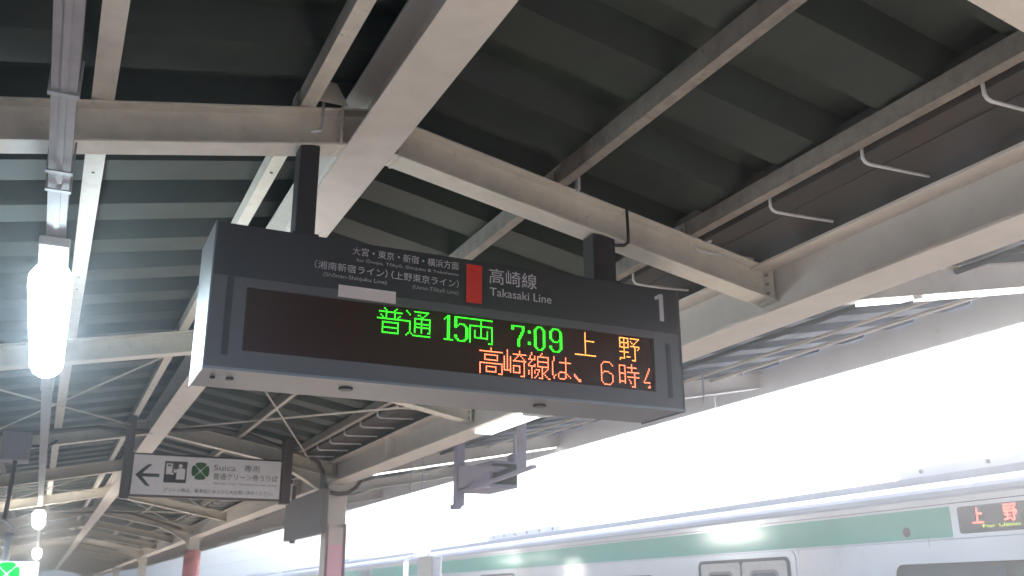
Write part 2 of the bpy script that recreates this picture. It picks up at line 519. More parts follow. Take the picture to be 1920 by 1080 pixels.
# brace rods between the frames, in the plane of the rafters
def rod(a, b, r=0.011):
    MB().tube([a, b], r, 6).build('brace_rod', 'creamw', CAN, smooth=True)
for (ya, yb) in ((9.42, 14.7), (19.5, 24.5), (24.7, 30.0), (40.4, 45.3)):
    rod((1.5, ya, zr(1.5) + 0.10), (3.62, yb, zr(3.62) + 0.10))
    rod((3.62, ya, zr(3.62) + 0.12), (1.5, yb, zr(1.5) + 0.12))
    rod((-1.2, ya, zr(-1.2) + 0.10), (1.1, yb, zr(1.1) + 0.10))
    rod((1.1, ya, zr(1.1) + 0.12), (-1.2, yb, zr(-1.2) + 0.12))
rod((2.33, 10.2, zr(2.33) + 0.08), (2.34, 13.3, zr(2.34) + 0.08), 0.012)

# cleats that hold the purlins, with bolts
for y in RAF[1:5]:
    for xc in (0.955, 2.462, 3.372):
        s = MB().box(xc - 0.055, xc - 0.045, y - 0.05, y + 0.05, zt(xc) + 0.001, zt(xc) + 0.09)
        for dy in (-0.03, 0.03):
            s.tube([(xc - 0.062, y + dy, zt(xc) + 0.05), (xc - 0.04, y + dy, zt(xc) + 0.05)], 0.009, 6)
        s.build('purlin_cleat', 'purlin', CAN)
# bolted end plates and stiffeners where rafters meet the ridge and the edge beam
for y in RAF[1:4]:
    for xe, sx in ((XR + 2.655, 1), (XR + 0.16, 1), (XR - 0.16, -1), (XR - 2.655, -1)):
        pl = MB().box(xe - 0.006, xe + 0.006, y - 0.085, y + 0.085, zr(xe) - 0.004, zr(xe) + 0.222).build('end_plate', 'cream', CAN)
        for dz in (0.05, 0.11, 0.17):
            MB().tube([(xe - sx * 0.018, y - 0.045, zr(xe) + dz), (xe - sx * 0.004, y - 0.045, zr(xe) + dz)], 0.011, 6).build('bolt', 'purlin', pl)
for y in (2.2, 6.9, 11.9, 17.0):
    for q in (-1, 1):
        MB().box(4.0 + q * 0.075 - 0.066, 4.0 + q * 0.075 + 0.066, y - 0.005, y + 0.005, 3.222, 3.518).build('stiffener', 'creamw', CAN)
# rusty bolts on the purlins either side of the rafters
for k in range(-1, 6):
    for dy in (2.70, 3.02):
        for xc in (-0.013, 0.955):
            MB().tube([(xc, dy + 2.32 * k, zt(xc) - 0.006), (xc, dy + 2.32 * k, zt(xc) + 0.006)], 0.009, 6).build('bolt', 'purlin', CAN)
# triangular plate and hanging tie near the ridge
MB().sweep([(1.0, 4.03), (1.17, 4.03), (1.10, 4.15), (1.04, 4.15)], (0, 4.44, 0), (0, 4.45, 0), (1, 0, 0), (0, 0, 1)).build('tie_plate', 'cream', CAN)
MB().tube([(1.02, 4.38, 3.99), (1.02, 4.37, 3.86), (1.0, 4.33, 3.80), (0.955, 4.31, 3.775)], 0.008, 6).build('hanging_tie', 'white', CAN, smooth=True)
# upright tie beside the eave purlin
MB().box(2.54, 2.552, 4.40, 4.44, zr(2.54) + 0.2, zr(2.54) + 0.33).build('tie_plate', 'white', CAN)
MB().box(3.46, 3.472, 4.40, 4.44, zr(3.46) + 0.2, zr(3.46) + 0.30).build('tie_plate', 'white', CAN)

# brown conduit that follows the frame down round the column
pp = [(-2.0, 3.42), (-1.0, 3.62), (-0.2, 3.72), (0.5, 3.83), (0.95, 3.80), (1.5, 3.86), (2.05, 3.93), (2.6, 3.86), (3.1, 3.70), (3.5, 3.60), (3.66, 3.52), (3.74, 3.38), (3.74, 3.24), (3.77, 3.13), (3.85, 3.07), (4.0, 3.045), (4.15, 3.07), (4.27, 3.15), (4.36, 3.26)]
MB().tube([(a, 14.56, b) for a, b in pp], 0.034, 8).build('conduit', 'pipe', CAN, smooth=True)
pp2 = [(0.4, 3.80), (1.3, 3.86), (2.1, 3.86), (2.9, 3.65), (3.6, 3.45)]
MB().tube([(a, 29.95, b) for a, b in pp2], 0.03, 8).build('conduit', 'pipe', CAN, smooth=True)

# ------------------------------------------------------------------ lighting duct and lamps
D = thing('lighting_duct', 'long grey cable duct hanging under the rafters left of the ridge', 'cable duct', (-0.145, 5, 3.35))
s = MB()
s.sweep([(-0.045, 0), (0.045, 0), (0.045, 0.075), (0.036, 0.075), (0.036, 0.012), (-0.036, 0.012), (-0.036, 0.075), (-0.045, 0.075)], (-0.145, -3, 3.345), (-0.145, 80, 3.345), (1, 0, 0), (0, 0, 1))
s.sweep([(-0.012, -0.008), (0.012, -0.008), (0.012, 0.0005), (-0.012, 0.0005)], (-0.145, -3, 3.345), (-0.145, 80, 3.345), (1, 0, 0), (0, 0, 1))
s.build('duct_channel', 'duct', D)
for y in (3.55, 4.30, 4.52, 9.4, 14.8, 19.4, 24.6):
    MB().sweep([(-0.055, -0.012), (0.055, -0.012), (0.055, 0.14), (0.047, 0.14), (0.047, -0.006), (-0.047, -0.006), (-0.047, 0.14), (-0.055, 0.14)], (-0.145, y - 0.012, 3.34), (-0.145, y + 0.02, 3.34), (1, 0, 0), (0, 0, 1)).build('duct_clamp', 'galv', D)
def lamp(y0, y1, w, m, label, hw=0.15):
    t = thing('hanging_lamp', label, 'lamp', (-0.145, (y0 + y1) / 2, 3.30), 'lamps along the cable duct')
    MB().box(-0.145 - hw * 0.50, -0.145 + hw * 0.50, y0 - 0.32, y1 + 0.1, 3.285, 3.335).build('lamp_housing', 'white', t, bevel=0.008)
    s = MB()
    n, L = 12, 10
    pts, rad = [], []
    for i in range(L + 1):                # glare built into its width: rounded tube-shaped diffuser
        a = i / L
        yy = y0 + (y1 - y0) * (0.5 - 0.5 * math.cos(math.pi * a))
        rad.append(max(0.02, w * 0.5 * min(1, (4 * math.sin(math.pi * a)) ** 0.5)))
        pts.append((-0.145, yy, 3.285 - w * 0.36))
    s.tube(pts, rad, n)
    s.build('emitter', m, t, smooth=True)
    for yy, q in ((y1 + 0.0, 0.03),):
        MB().tube([(-0.145, yy - 0.03, 3.262), (-0.145, yy + 0.05, 3.262)], q, 12).build('end_cap', 'galv', t, smooth=True)
    MB().box(-0.155, -0.135, y0 - 0.28, y0 - 0.22, 3.335, 3.35).build('holder', 'galv', t)
    return t
lamp(5.50, 7.72, 0.23, 'lamp', 'nearest and largest white lamp glowing under the grey duct')
lamp(22.6, 25.2, 0.26, 'lampfar', 'second white lamp further along the duct above the lit emblem sign')
lamp(40.5, 44.0, 0.32, 'lampfar', 'most distant small round lamp at the far end of the duct')

# added glowing strips imitating sunlight bounced under the edge beam and arms
t = thing('bounce_glow_strip', 'added white strip glowing as bounced sunlight under the edge beam right below the departure board', 'lamp', (4.05, 8.6, 3.19))
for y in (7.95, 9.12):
    MB().box(3.93, 4.14, y, y + 0.05, 3.165, 3.199).build('end_cap', 'white', t)  # ends of the added glow strip
MB().box(3.95, 4.13, 8.0, 9.12, 3.17, 3.198).build('emitter', 'strip', t)
t = thing('bounce_glow_strip', 'thin added white strip glowing as bounced sunlight under the outer roof arm at the right edge', 'lamp', (5.5, 4.52, 3.55))
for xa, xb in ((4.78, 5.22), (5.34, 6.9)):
    MB().sweep([(-0.05, -0.022), (0.05, -0.022), (0.05, -0.002), (-0.05, -0.002)], (xa, 4.52, za(xa)), (xb, 4.52, za(xb)), (0, 1, 0), (0, 0, 1)).build('emitter', 'strip', t)
MB().sweep([(-0.04, -0.018), (0.04, -0.018), (0.04, -0.003), (-0.04, -0.003)], (5.222, 4.52, za(5.222)), (5.338, 4.52, za(5.338)), (0, 1, 0), (0, 0, 1)).build('unlit_link', 'white', t)
t = thing('bounce_glow_strip', 'thin added strip glowing as bounced sunlight under the outer roof arm above the hanging monitor', 'lamp', (6.5, 14.75, 3.7))
MB().sweep([(-0.03, -0.016), (0.03, -0.016), (0.03, -0.002), (-0.03, -0.002)], (4.6, 14.75, za(4.6)), (7.9, 14.75, za(7.9)), (0, 1, 0), (0, 0, 1)).build('emitter', 'strip', t)

# ------------------------------------------------------------------ departure board
YF = 4.38
SG = thing('departure_board', 'wide dark grey hanging departure board with green and orange LED text', 'departure board', (1.87, 4.6, 2.535))
XL, XRt, ZB, ZT = 0.550, 3.175, 2.535, 3.246
DEP = 0.44
# cabinet: open front frame ring + body, so the window is a real recess
s = MB()
s.box(XL + 0.004, XRt - 0.004, YF + 0.035, YF + DEP, ZB + 0.004, ZT - 0.002)
s.build('cabinet', 'cab', SG, bevel=0.004)
wx0, wx1, wz0, wz1 = 0.715, 2.992, 2.632, 2.942
s = MB()
s.box(XL, wx0, YF, YF + 0.034, ZB, 2.986).box(wx1, XRt, YF, YF + 0.034, ZB, 2.986)
s.box(wx0 + 0.0005, wx1 - 0.0005, YF, YF + 0.034, ZB, wz0).box(wx0 + 0.0005, wx1 - 0.0005, YF, YF + 0.034, wz1, 2.986)
s.build('front_frame', 'cab', SG)
MB().box(XL, XRt, YF - 0.003, YF + 0.034, 2.987, ZT).build('print_panel', 'print', SG, bevel=0.002)
MB().box(XL - 0.004, XL + 0.0035, YF - 0.004, YF + DEP, ZB - 0.004, ZT + 0.003).build('end_plate', 'cabend', SG)
MB().box(XRt - 0.0035, XRt + 0.004, YF - 0.004, YF + DEP, ZB - 0.004, ZT + 0.003).build('end_plate', 'cab', SG)
MB().box(XL + 0.001, XRt - 0.001, YF - 0.005, YF - 0.0005, ZB - 0.002, ZB + 0.012).build('edge_trim', 'cabend', SG)
for x0 in (0.622, 3.072):
    MB().box(x0, x0 + 0.03, YF - 0.002, YF + 0.001, 2.605, 2.983 if x0 < 1 else 2.92).build('handle_slot', 'slot', SG)
for hx, r in ((1.264, 0.036), (0.70, 0.018), (0.62, 0.012), (2.35, 0.036)):
    MB().tube([(hx, 4.565, ZB - 0.006), (hx, 4.565, ZB + 0.006)], r, 16).build('screw_cover', 'slot', SG)
DP = MB().box(wx0 + 0.0006, wx1 - 0.0006, YF + 0.016, YF + 0.0345, wz0 + 0.0005, wz1 - 0.0005).build('display_panel', 'glass', SG)

# hanger posts clamped to the rafter
for px, w in ((0.985, 0.10), (2.73, 0.15)):
    p = MB().box(px - w / 2, px + w / 2, 4.50 - 0.05, 4.50 + 0.07, ZT - 0.01, zr(px) + 0.004)
    p = p.build('hanger_post', 'dark', SG, bevel=0.006)
    s = MB().box(px - w / 2 - 0.015, px + w / 2 + 0.015, 4.50 - 0.07, 4.50 + 0.09, ZT - 0.008, ZT + 0.03)
    s.tube([(px + w / 2 + 0.01, 4.44, ZT + 0.012), (px + w / 2 + 0.035, 4.44, ZT + 0.012)], 0.007, 6)
    s.build('collar', 'dark', p)
for px in (2.885,):
    zb = zr(px)
    MB().tube([(px, 4.435, zb + 0.225), (px, 4.43, zb + 0.03), (px, 4.435, zb + 0.005), (px - 0.02, 4.45, zb - 0.012), (px - 0.10, 4.46, zb - 0.02)], 0.010, 6).build('clamp_rod', 'dark', SG, smooth=True)

# printed lettering
yp = YF - 0.004
text('大宮・東京・新宿・横浜方面', 1.212, 1.786, 3.177, 3.220, yp, 'letter', SG)
text('for Ōmiya, Tōkyō, Shinjuku & Yokohama', 1.234, 1.785, 3.139, 3.165, yp, 'letter2', SG)
text('（湘南新宿ライン）', 1.026, 1.398, 3.079, 3.122, yp, 'letter', SG)
text('（上野東京ライン）', 1.420, 1.787, 3.078, 3.122, yp, 'letter', SG)
text('(Shōnan-Shinjuku Line)', 1.071, 1.396, 3.038, 3.066, yp, 'letter2', SG)
text('(Ueno-Tōkyō Line)', 1.534, 1.786, 3.036, 3.063, yp, 'letter2', SG)
text('高崎線', 1.962, 2.245, 3.130, 3.217, yp, 'letter', SG)
text('Takasaki Line', 1.966, 2.334, 3.062, 3.107, yp, 'letter', SG)
# platform number
s = MB()
s.sweep([(3.040, 3.050), (3.067, 3.050), (3.067, 3.212), (3.046, 3.212), (3.008, 3.190), (3.016, 3.172), (3.040, 3.186)], (0, yp - 0.001, 0), (0, yp + 0.0005, 0), (1, 0, 0), (0, 0, 1))
s.build('platform_number', 'letter', SG)
MB().box(1.831, 1.920, yp - 0.002, yp + 0.0005, 3.008, 3.219).build('colour_mark', 'red', SG)
MB().box(1.151, 1.446, yp - 0.002, yp + 0.004, 2.950, 3.011).build('sticker', 'tape', SG)

# LED dot characters
G = {}
G['fu'] = """
....#......#....
.....#....#.....
.##############.
.....#....#.....
..#..#....#..#..
...#.#....#.#...
################
................
...##########...
...#........#...
...#........#...
...##########...
...#........#...
...#........#...
...##########..."""
G['tsu'] = """
.#....#########.
..#..........#..
...#....##..#...
..........##....
......##########
......#...#....#
####..#...#....#
...#..##########
...#..#...#....#
...#..##########
...#..#...#....#
...#..#...#....#
...#..#...#...##
..#.#...........
.#...###########"""
G['1'] = """
..##..
.###..
#.##..
..##..
..##..
..##..
..##..
..##..
..##..
..##..
..##..
..##..
..##..
..##..
######"""
G['5'] = """
#########
##.......
##.......
##.......
##.####..
###...##.
##.....##
.......##
.......##
.......##
.......##
##.....##
##.....##
.##...##.
..#####.."""
G['ryo'] = """
###############
.......#.......
.......#.......
.......#.......
###############
#......#......#
#......#......#
#..#...#...#..#
#..#...#...#..#
#..#...#...#..#
#..#...#...#..#
#..#########..#
#.............#
#.............#
#...........###"""
G['7'] = """
#########
##.....##
##.....##
.......##
......##.
......##.
.....##..
.....##..
....##...
....##...
....##...
....##...
....##..."""
G[':'] = """
##
##
..
..
..
..
..
##
##"""
G['0'] = """
..####..
.##..##.
##....##
##....##
##....##
##....##
##....##
##....##
##....##
##....##
##....##
##....##
##....##
.##..##.
..####.."""
G['9'] = """
..#####..
.##...##.
##.....##
##.....##
##.....##
##.....##
##.....##
.##...###
..####.##
.......##
.......##
##.....##
##.....##
.##...##.
..#####.."""
G['ue'] = """
.......#.......
.......#.......
.......#.......
.......#.......
.......#.......
.......#######.
.......#.......
.......#.......
.......#.......
.......#.......
.......#.......
.......#.......
.......#.......
.......#.......
###############"""
G['no'] = """
#######.#######
#..#..#......#.
#..#..#.#...#..
#######..#.#...
#..#..#...#....
#..#..#.#######
#######....#..#
...#.......#.#.
...#.......#...
#######....#...
...#.......#...
...#.......#...
...#.###...#...
####.......#...
#........###..."""
G['taka'] = """
.......#.......
.......#.......
###############
...............
...#########...
...#.......#...
...#.......#...
...#########...
...............
###############
#.............#
#...#######...#
#...#.....#...#
#...#.....#...#
#...#######...#
#...........###"""
G['saki'] = """
..#.......#....
..#.......#....
..#...#########
..#......#.#...
#.#.#...#...#..
#.#.#..#.....#.
#.#.#.#########
#.#.#........#.
#.#.#........#.
#.#.#.#####..#.
#.#.#.#...#..#.
#.#.#.#...#..#.
#####.#...#..#.
....#.#####..#.
.............#.
...........###."""
G['sen'] = """
..#......#.....
..#.....#......
.#..#.########.
.#..#.#......#.
#####.#......#.
..#...########.
.#....#......#.
#...#.#......#.
#####.########.
..#......#...#.
..#..###.#..#..
#.#.#..#.#.#...
#.#.#.#..##....
#.#...#..#.#...
..#..#...#..#..
..#.#..###...##"""
G['ha'] = """
.#.......#...
.#.......#...
.#.......#...
#....########
#........#...
#........#...
#........#...
#........#...
#........#...
#....#####...
#...#....##..
#.#.#....#.#.
.#..#....#..#
.#...####...."""
G['ten'] = """
#....
##...
.##..
..###
...##"""
G['6'] = """
..#####..
.#.....#.
#.......#
#........
#........
#........
#.####...
##....##.
#.......#
#.......#
#.......#
#.......#
#.......#
.#.....#.
..#####.."""
G['ji'] = """
.........#.....
#####....#.....
#...#.#######..
#...#....#.....
#...#....#.....
#...#.#########
#####......#...
#...#......#...
#...#.#########
#...#......#...
#...#..#...#...
#####...#..#...
#...#...#..#...
...........#...
.........###..."""
G['4'] = """
....#
....#
...#.
...#.
..#..
..#..
.#...
.#...
#....
#####
.....
....#
...##"""
PX = 0.00893
def led(key, c0, ztop, m):
    rows = G[key].strip('\n').split('\n')
    s = MB()
    for r_, row in enumerate(rows):
        for c_, ch in enumerate(row):
            if ch == '#':
                cx = wx0 + (c0 + c_ + 0.5) * PX
                cz = ztop - (r_ + 0.5) * PX
                y = YF + 0.0145
                n = 6
                vs = [(cx + 0.0037 * math.cos(math.pi * i / 3), y, cz + 0.0037 * math.sin(math.pi * i / 3)) for i in range(n)] + [(cx, y - 0.0016, cz)]
                s.add(vs, [(i, (i + 1) % n, n) for i in range(n)])
    return s.build('led_character', m, DP)
zt1, zt2 = 2.931, 2.785
for key, c0, dz in (('fu', 72, 0), ('tsu', 88, 0), ('1', 112, 0), ('5', 118.5, 0), ('ryo', 128, 0), ('7', 155, -1), (':', 166, -3.2), ('0', 170, 0), ('9', 180.5, 0)):
    led(key, c0, zt1 + dz * PX, 'led_g')
for key, c0 in (('ue', 198), ('no', 230)):
    led(key, c0, zt1 - 0.0 * PX, 'led_y')
for key, c0, dz in (('taka', 134.5, 0), ('saki', 150, 0), ('sen', 166, 0), ('ha', 182, -1), ('ten', 197, -10.5), ('6', 216, -0.5), ('ji', 229, -0.5), ('4', 247, -2)):
    led(key, c0, zt2 + dz * PX, 'led_r')

# ------------------------------------------------------------------ direction sign on brown posts
DS = thing('direction_sign', 'white arrow sign with ticket machine pictogram and green clover between brown posts', 'sign', (2.0, 14.3, 2.9))
YS = 14.26
for px0, px1, zt_ in ((0.86, 0.975, 3.99), (3.055, 3.19, 3.78)):
    MB().box(px0, px1, 14.22, 14.40, 2.84, zt_).build('post', 'brown', DS, bevel=0.01)
MB().box(0.978, 3.052, YS + 0.01, 14.38, 2.875, 3.475).build('frame', 'brown', DS, bevel=0.006)
MB().box(0.995, 3.035, YS, YS + 0.009, 2.905, 3.45).build('face_panel', 'paper', DS)
MB().tube([(3.19, 14.3, 3.17), (3.235, 14.3, 3.17)], 0.028, 8).build('knob', 'brown', DS)
ya = YS - 0.002
s = MB()
s.sweep([(1.032, 3.171), (1.19, 3.32), (1.245, 3.32), (1.125, 3.193), (1.349, 3.193), (1.349, 3.149), (1.125, 3.149), (1.24, 3.022), (1.185, 3.022)], (0, ya - 0.001, 0), (0, ya + 0.0015, 0), (1, 0, 0), (0, 0, 1))
s.build('arrow', 'ink', DS)
pg = MB().box(1.410, 1.712, ya, ya + 0.0015, 3.080, 3.378).build('pictogram', 'ink', DS)
s = MB()
s.box(1.432, 1.515, ya - 0.003, ya - 0.0005, 3.195, 3.345)
s.box(1.515, 1.535, ya - 0.003, ya - 0.0005, 3.185, 3.215)
s.sweep([(1.622 + 0.027 * math.cos(R(30 * i)), 3.315 + 0.027 * math.sin(R(30 * i))) for i in range(12)], (0, ya - 0.003, 0), (0, ya - 0.0005, 0), (1, 0, 0), (0, 0, 1))
s.sweep([(1.575, 3.128), (1.69, 3.128), (1.69, 3.262), (1.672, 3.283), (1.595, 3.283), (1.575, 3.27)], (0, ya - 0.003, 0), (0, ya - 0.0005, 0), (1, 0, 0), (0, 0, 1))
s.sweep([(1.575, 3.235), (1.555, 3.215), (1.538, 3.222), (1.53, 3.27), (1.548, 3.275), (1.556, 3.247), (1.575, 3.265)], (0, ya - 0.003, 0), (0, ya - 0.0005, 0), (1, 0, 0), (0, 0, 1))
s.build('figure', 'paper', pg)
MB().box(1.448, 1.498, ya - 0.0045, ya - 0.0032, 3.305, 3.33).build('machine_screen', 'ink', pg)
def clover(cx, cz, r, y, mm, parent, name='emblem'):
    s = MB()
    for q in range(4):
        a0 = R(90 * q)
        pts = [(cx + 0.10 * r * math.cos(a0), cz + 0.10 * r * math.sin(a0))]
        for da, rr in ((-41, 0.50), (-42, 0.80), (-40, 0.96), (-33, 1.03), (-18, 1.01), (0, 0.97), (18, 1.01), (33, 1.03), (40, 0.96), (42, 0.80), (41, 0.50)):
            pts.append((cx + r * rr * math.cos(a0 + R(da)), cz + r * rr * math.sin(a0 + R(da))))
        s.sweep(pts, (0, y - 0.001, 0), (0, y + 0.001, 0), (1, 0, 0), (0, 0, 1))
    return s.build(name, mm, parent)
clover(1.897, 3.258, 0.125, ya, 'clover', DS)
text('Suica', 2.080, 2.385, 3.280, 3.356, ya, 'ink2', DS)
text('専用', 2.512, 2.720, 3.277, 3.372, ya, 'ink2', DS)
text('普通グリーン券うりば', 2.080, 2.996, 3.152, 3.242, ya, 'ink2', DS)
text('Green Car Tickets(Suica only)', 2.093, 2.992, 3.078, 3.112, ya, 'ink2', DS)
text('グリーン券は、乗車前にあらかじめお買い求めください。', 1.42, 2.94, 2.950, 3.010, ya, 'ink2', DS)

# ------------------------------------------------------------------ lit emblem sign, its hanger and the box on the frame
LS = thing('lit_sign', 'small lit white sign with bright green clover at the bottom left corner', 'sign', (-0.45, 14.0, 1.6))
MB().box(-0.95, 0.0, 13.96, 14.10, 1.45, 1.995).build('panel', 'litwhite', LS, bevel=0.01)
clover(-0.36, 1.835, 0.15, 13.957, 'litgreen', LS)
MB().tube([(-0.40, 14.03, 1.99), (-0.39, 14.03, 2.30)], 0.045, 10).build('hanger_tube', 'white', LS, smooth=True)
MB().tube([(-0.40, 14.03, 2.30), (-0.395, 14.03, 2.34)], 0.055, 10).build('collar', 'box', LS, smooth=True)
MB().tube([(-0.395, 14.03, 2.34), (-0.36, 14.03, 2.40), (-0.44, 14.03, 2.47), (-0.50, 14.03, 2.50)], 0.02, 8).build('hook', 'white', LS, smooth=True)
MB().tube([(-0.48, 14.06, 2.47), (-0.465, 14.2, 3.27)], 0.028, 8).build('drop_pipe', 'brown', LS, smooth=True)
BX = thing('junction_box', 'grey equipment box fixed in front of the roof frame above the emblem sign', 'equipment box', (-0.49, 14.45, 3.27))
MB().box(-0.66, -0.31, 14.2, 14.60, 3.28, 3.66).build('body', 'box', BX, bevel=0.015)
MB().box(-0.61, -0.36, 14.185, 14.199, 3.33, 3.61).build('cover', 'box', BX, bevel=0.006)
MB().tube([(-0.30, 14.4, 3.5), (-0.10, 14.45, 3.52), (0.0, 14.5, 3.6)], 0.02, 6).build('cable', 'pipe', BX, smooth=True)

# ------------------------------------------------------------------ grey board hung from the edge beam beside the column
GB = thing('hanging_board', 'dark grey board hanging beside the column with the pink poster', 'board', (3.66, 15.3, 2.4))
MB().box(3.60, 3.70, 13.95, 16.35, 2.42, 3.06).build('panel', 'board', GB, bevel=0.01)
for y in (14.2, 16.0):
    MB().box(3.62, 3.68, y, y + 0.04, 3.06, 3.30).build('hanger', 'board', GB)
MB().tube([(3.65, 15.9, 2.42), (3.65, 15.9, 2.37)], 0.05, 10).build('sensor', 'board', GB)

# poster boards on the columns
P1 = thing('column_poster', 'pink poster board with pale heading on the nearest visible column', 'poster', (4.0, 14.56, 1.2))
MB().box(3.885, 4.115, 14.572, 14.590, 0.35, 2.30).build('poster_sheet', 'pink', P1)
MB().box(3.885, 4.115, 14.572, 14.590, 2.302, 2.56).build('heading_sheet', 'paleposter', P1)
for a, b in ((3.85, 3.883), (4.117, 4.155)):
    MB().box(a, b, 14.560, 14.598, 0.3, 2.60).build('edge_strip', 'mauve', P1)
P2 = thing('column_wrap', 'red and pink diagonal striped wrap on the second column down the platform', 'column wrap', (4.0, 29.9, 1.5))
MB().tube([(4.0, 30.1, 0.3), (4.0, 30.1, 2.86)], 0.235, 20).build('sleeve', 'stripepink', P2, smooth=True)
for b in range(8):
    s = MB()
    n = 24
    for i in range(n):
        t0, t1 = i / n, (i + 1) / n
        z0, z1 = 0.3 + b * 0.32 + t0 * 0.64, 0.3 + b * 0.32 + t1 * 0.64
        if z1 > 2.72:
            continue
        a, c = 2 * math.pi * t0, 2 * math.pi * t1
        rr = 0.242
        s.add([(4 + rr * math.cos(a), 30.1 + rr * math.sin(a), z0), (4 + rr * math.cos(c), 30.1 + rr * math.sin(c), z1), (4 + rr * math.cos(c), 30.1 + rr * math.sin(c), z1 + 0.14), (4 + rr * math.cos(a), 30.1 + rr * math.sin(a), z0 + 0.14)], [(0, 1, 2, 3)])
    s.build('spiral_stripe', 'stripered', P2)

# ------------------------------------------------------------------ monitor hung at the platform edge
MN = thing('hanging_monitor', 'mauve grey monitor cluster hanging on two posts at the platform edge', 'monitor', (5.05, 11.2, 2.8))
MB().box(4.93, 5.05, 12.05, 12.17, 2.70, za(5.0) + 0.1).build('post', 'screen', MN, bevel=0.006)
MB().box(4.97, 5.06, 10.18, 10.28, 2.98, za(5.0) + 0.1).build('post', 'screen', MN, bevel=0.006)
MB().sweep([(11.9, 2.93), (12.1, 2.93), (12.1, 3.24), (10.95, 3.10), (10.75, 3.06), (11.5, 3.03)], (4.96, 0, 0), (5.10, 0, 0), (0, 1, 0), (0, 0, 1)).build('bracket_plate', 'screen', MN)
MB().box(5.02, 5.42, 11.15, 12.0, 2.86, 3.20).build('monitor_case', 'screen', MN, bevel=0.02)
MB().box(5.06, 5.38, 11.12, 11.148, 2.90, 3.16).build('monitor_screen', 'ink', MN)
MB().sweep([(9.9, 2.99), (12.1, 2.90), (12.1, 2.86), (9.9, 2.955)], (4.98, 0, 0), (5.05, 0, 0), (0, 1, 0), (0, 0, 1)).build('lower_rail', 'screen', MN)
MB().box(4.9, 5.0, 12.03, 12.19, 2.66, 2.72).build('foot', 'screen', MN)
SP = thing('small_speaker', 'small grey speaker hanging just left of the thinner monitor post', 'speaker', (5.6, 11.6, 3.2))
MB().box(5.50, 5.66, 11.5, 11.66, 3.20, 3.36).build('case', 'screen', SP, bevel=0.02)
MB().tube([(5.58, 11.58, 3.36), (5.58, 11.58, za(5.58) + 0.05)], 0.02, 6).build('stem', 'screen', SP)
for (x, y) in ((5.0, 13.5), (5.2, 13.3), (6.9, 9.35)):
    pass
W1 = thing('hanging_wires', 'pair of thin vertical wires hanging from the outer canopy left of the monitor', 'wires', (4.7, 13.0, 3.0))
for x, y in ((4.75, 13.4), (4.75, 12.9)):
    MB().tube([(x, y, za(x) + 0.1), (x + 0.01, y, 3.2), (x, y, 3.0)], 0.008, 5).build('wire', 'screen', W1)
W2 = thing('drop_rod', 'thin vertical rod hanging below the outer canopy right of the departure board', 'rod', (6.5, 8.6, 4.0))
MB().tube([(6.55, 8.65, za(6.55) + 0.2), (6.55, 8.65, 3.62)], 0.010, 6).build('rod', 'screen', W2)

# ------------------------------------------------------------------ cabinet post on the platform in front of the train
PB = thing('platform_post_sign', 'white upright box sign standing at the platform edge before the train', 'sign', (7.0, 18.5, 0))
MB().box(6.90, 7.12, 18.1, 18.9, 0.0 + 0.002, 2.30).build('body', 'white', PB, bevel=0.015)
MB().box(6.93, 7.09, 18.085, 18.098, 0.9, 2.24).build('face', 'paper', PB)
MB().tube([(7.0, 18.5, 2.30), (7.0, 18.5, 2.37)], 0.03, 8).build('finial', 'galv', PB)

# ------------------------------------------------------------------ the train
TX = 7.56
TR = thing('commuter_train', 'stainless commuter train with green band and red LED destination at the platform', 'train', (TX, 0, 0), rz=-TURN)
TRM = Matrix.LocRotScale(Vector((TX, 0, 0)), TR.rotation_euler, None)
def tp(o):
    """mesh given in train coordinates (x across, y along) becomes a child of the train"""
    o.parent = TR
    return o
def tb(s, name, m, parent=None, smooth=False, bevel=0.0):
    o = s.build(name, m, None, smooth, bevel)
    o.parent = parent or TR
    return o
ZG = 2.46                              # gutter line
prof = [(0.0, -0.9), (0.0, ZG), (0.03, ZG + 0.02)]
for i in range(1, 8):                   # rounded shoulder
    a = R(90 * i / 7)
    prof.append((0.03 + 0.62 * (1 - math.cos(a)), ZG + 0.02 + 0.20 * math.sin(a)))
prof += [(1.6, ZG + 0.31), (2.65, ZG + 0.22)]
for i in range(6, -1, -1):
    a = R(90 * i / 7)
    prof.append((3.37 - 0.62 * (1 - math.cos(a)), ZG + 0.02 + 0.20 * math.sin(a)))
prof += [(3.40, ZG), (3.40, -0.9)]
roofprof = [(a + (0.0), b) for a, b in prof[3:-2]]
CARS = [(-22.9, 1.1), (1.6, 25.6), (26.1, 50.1), (50.6, 74.6)]
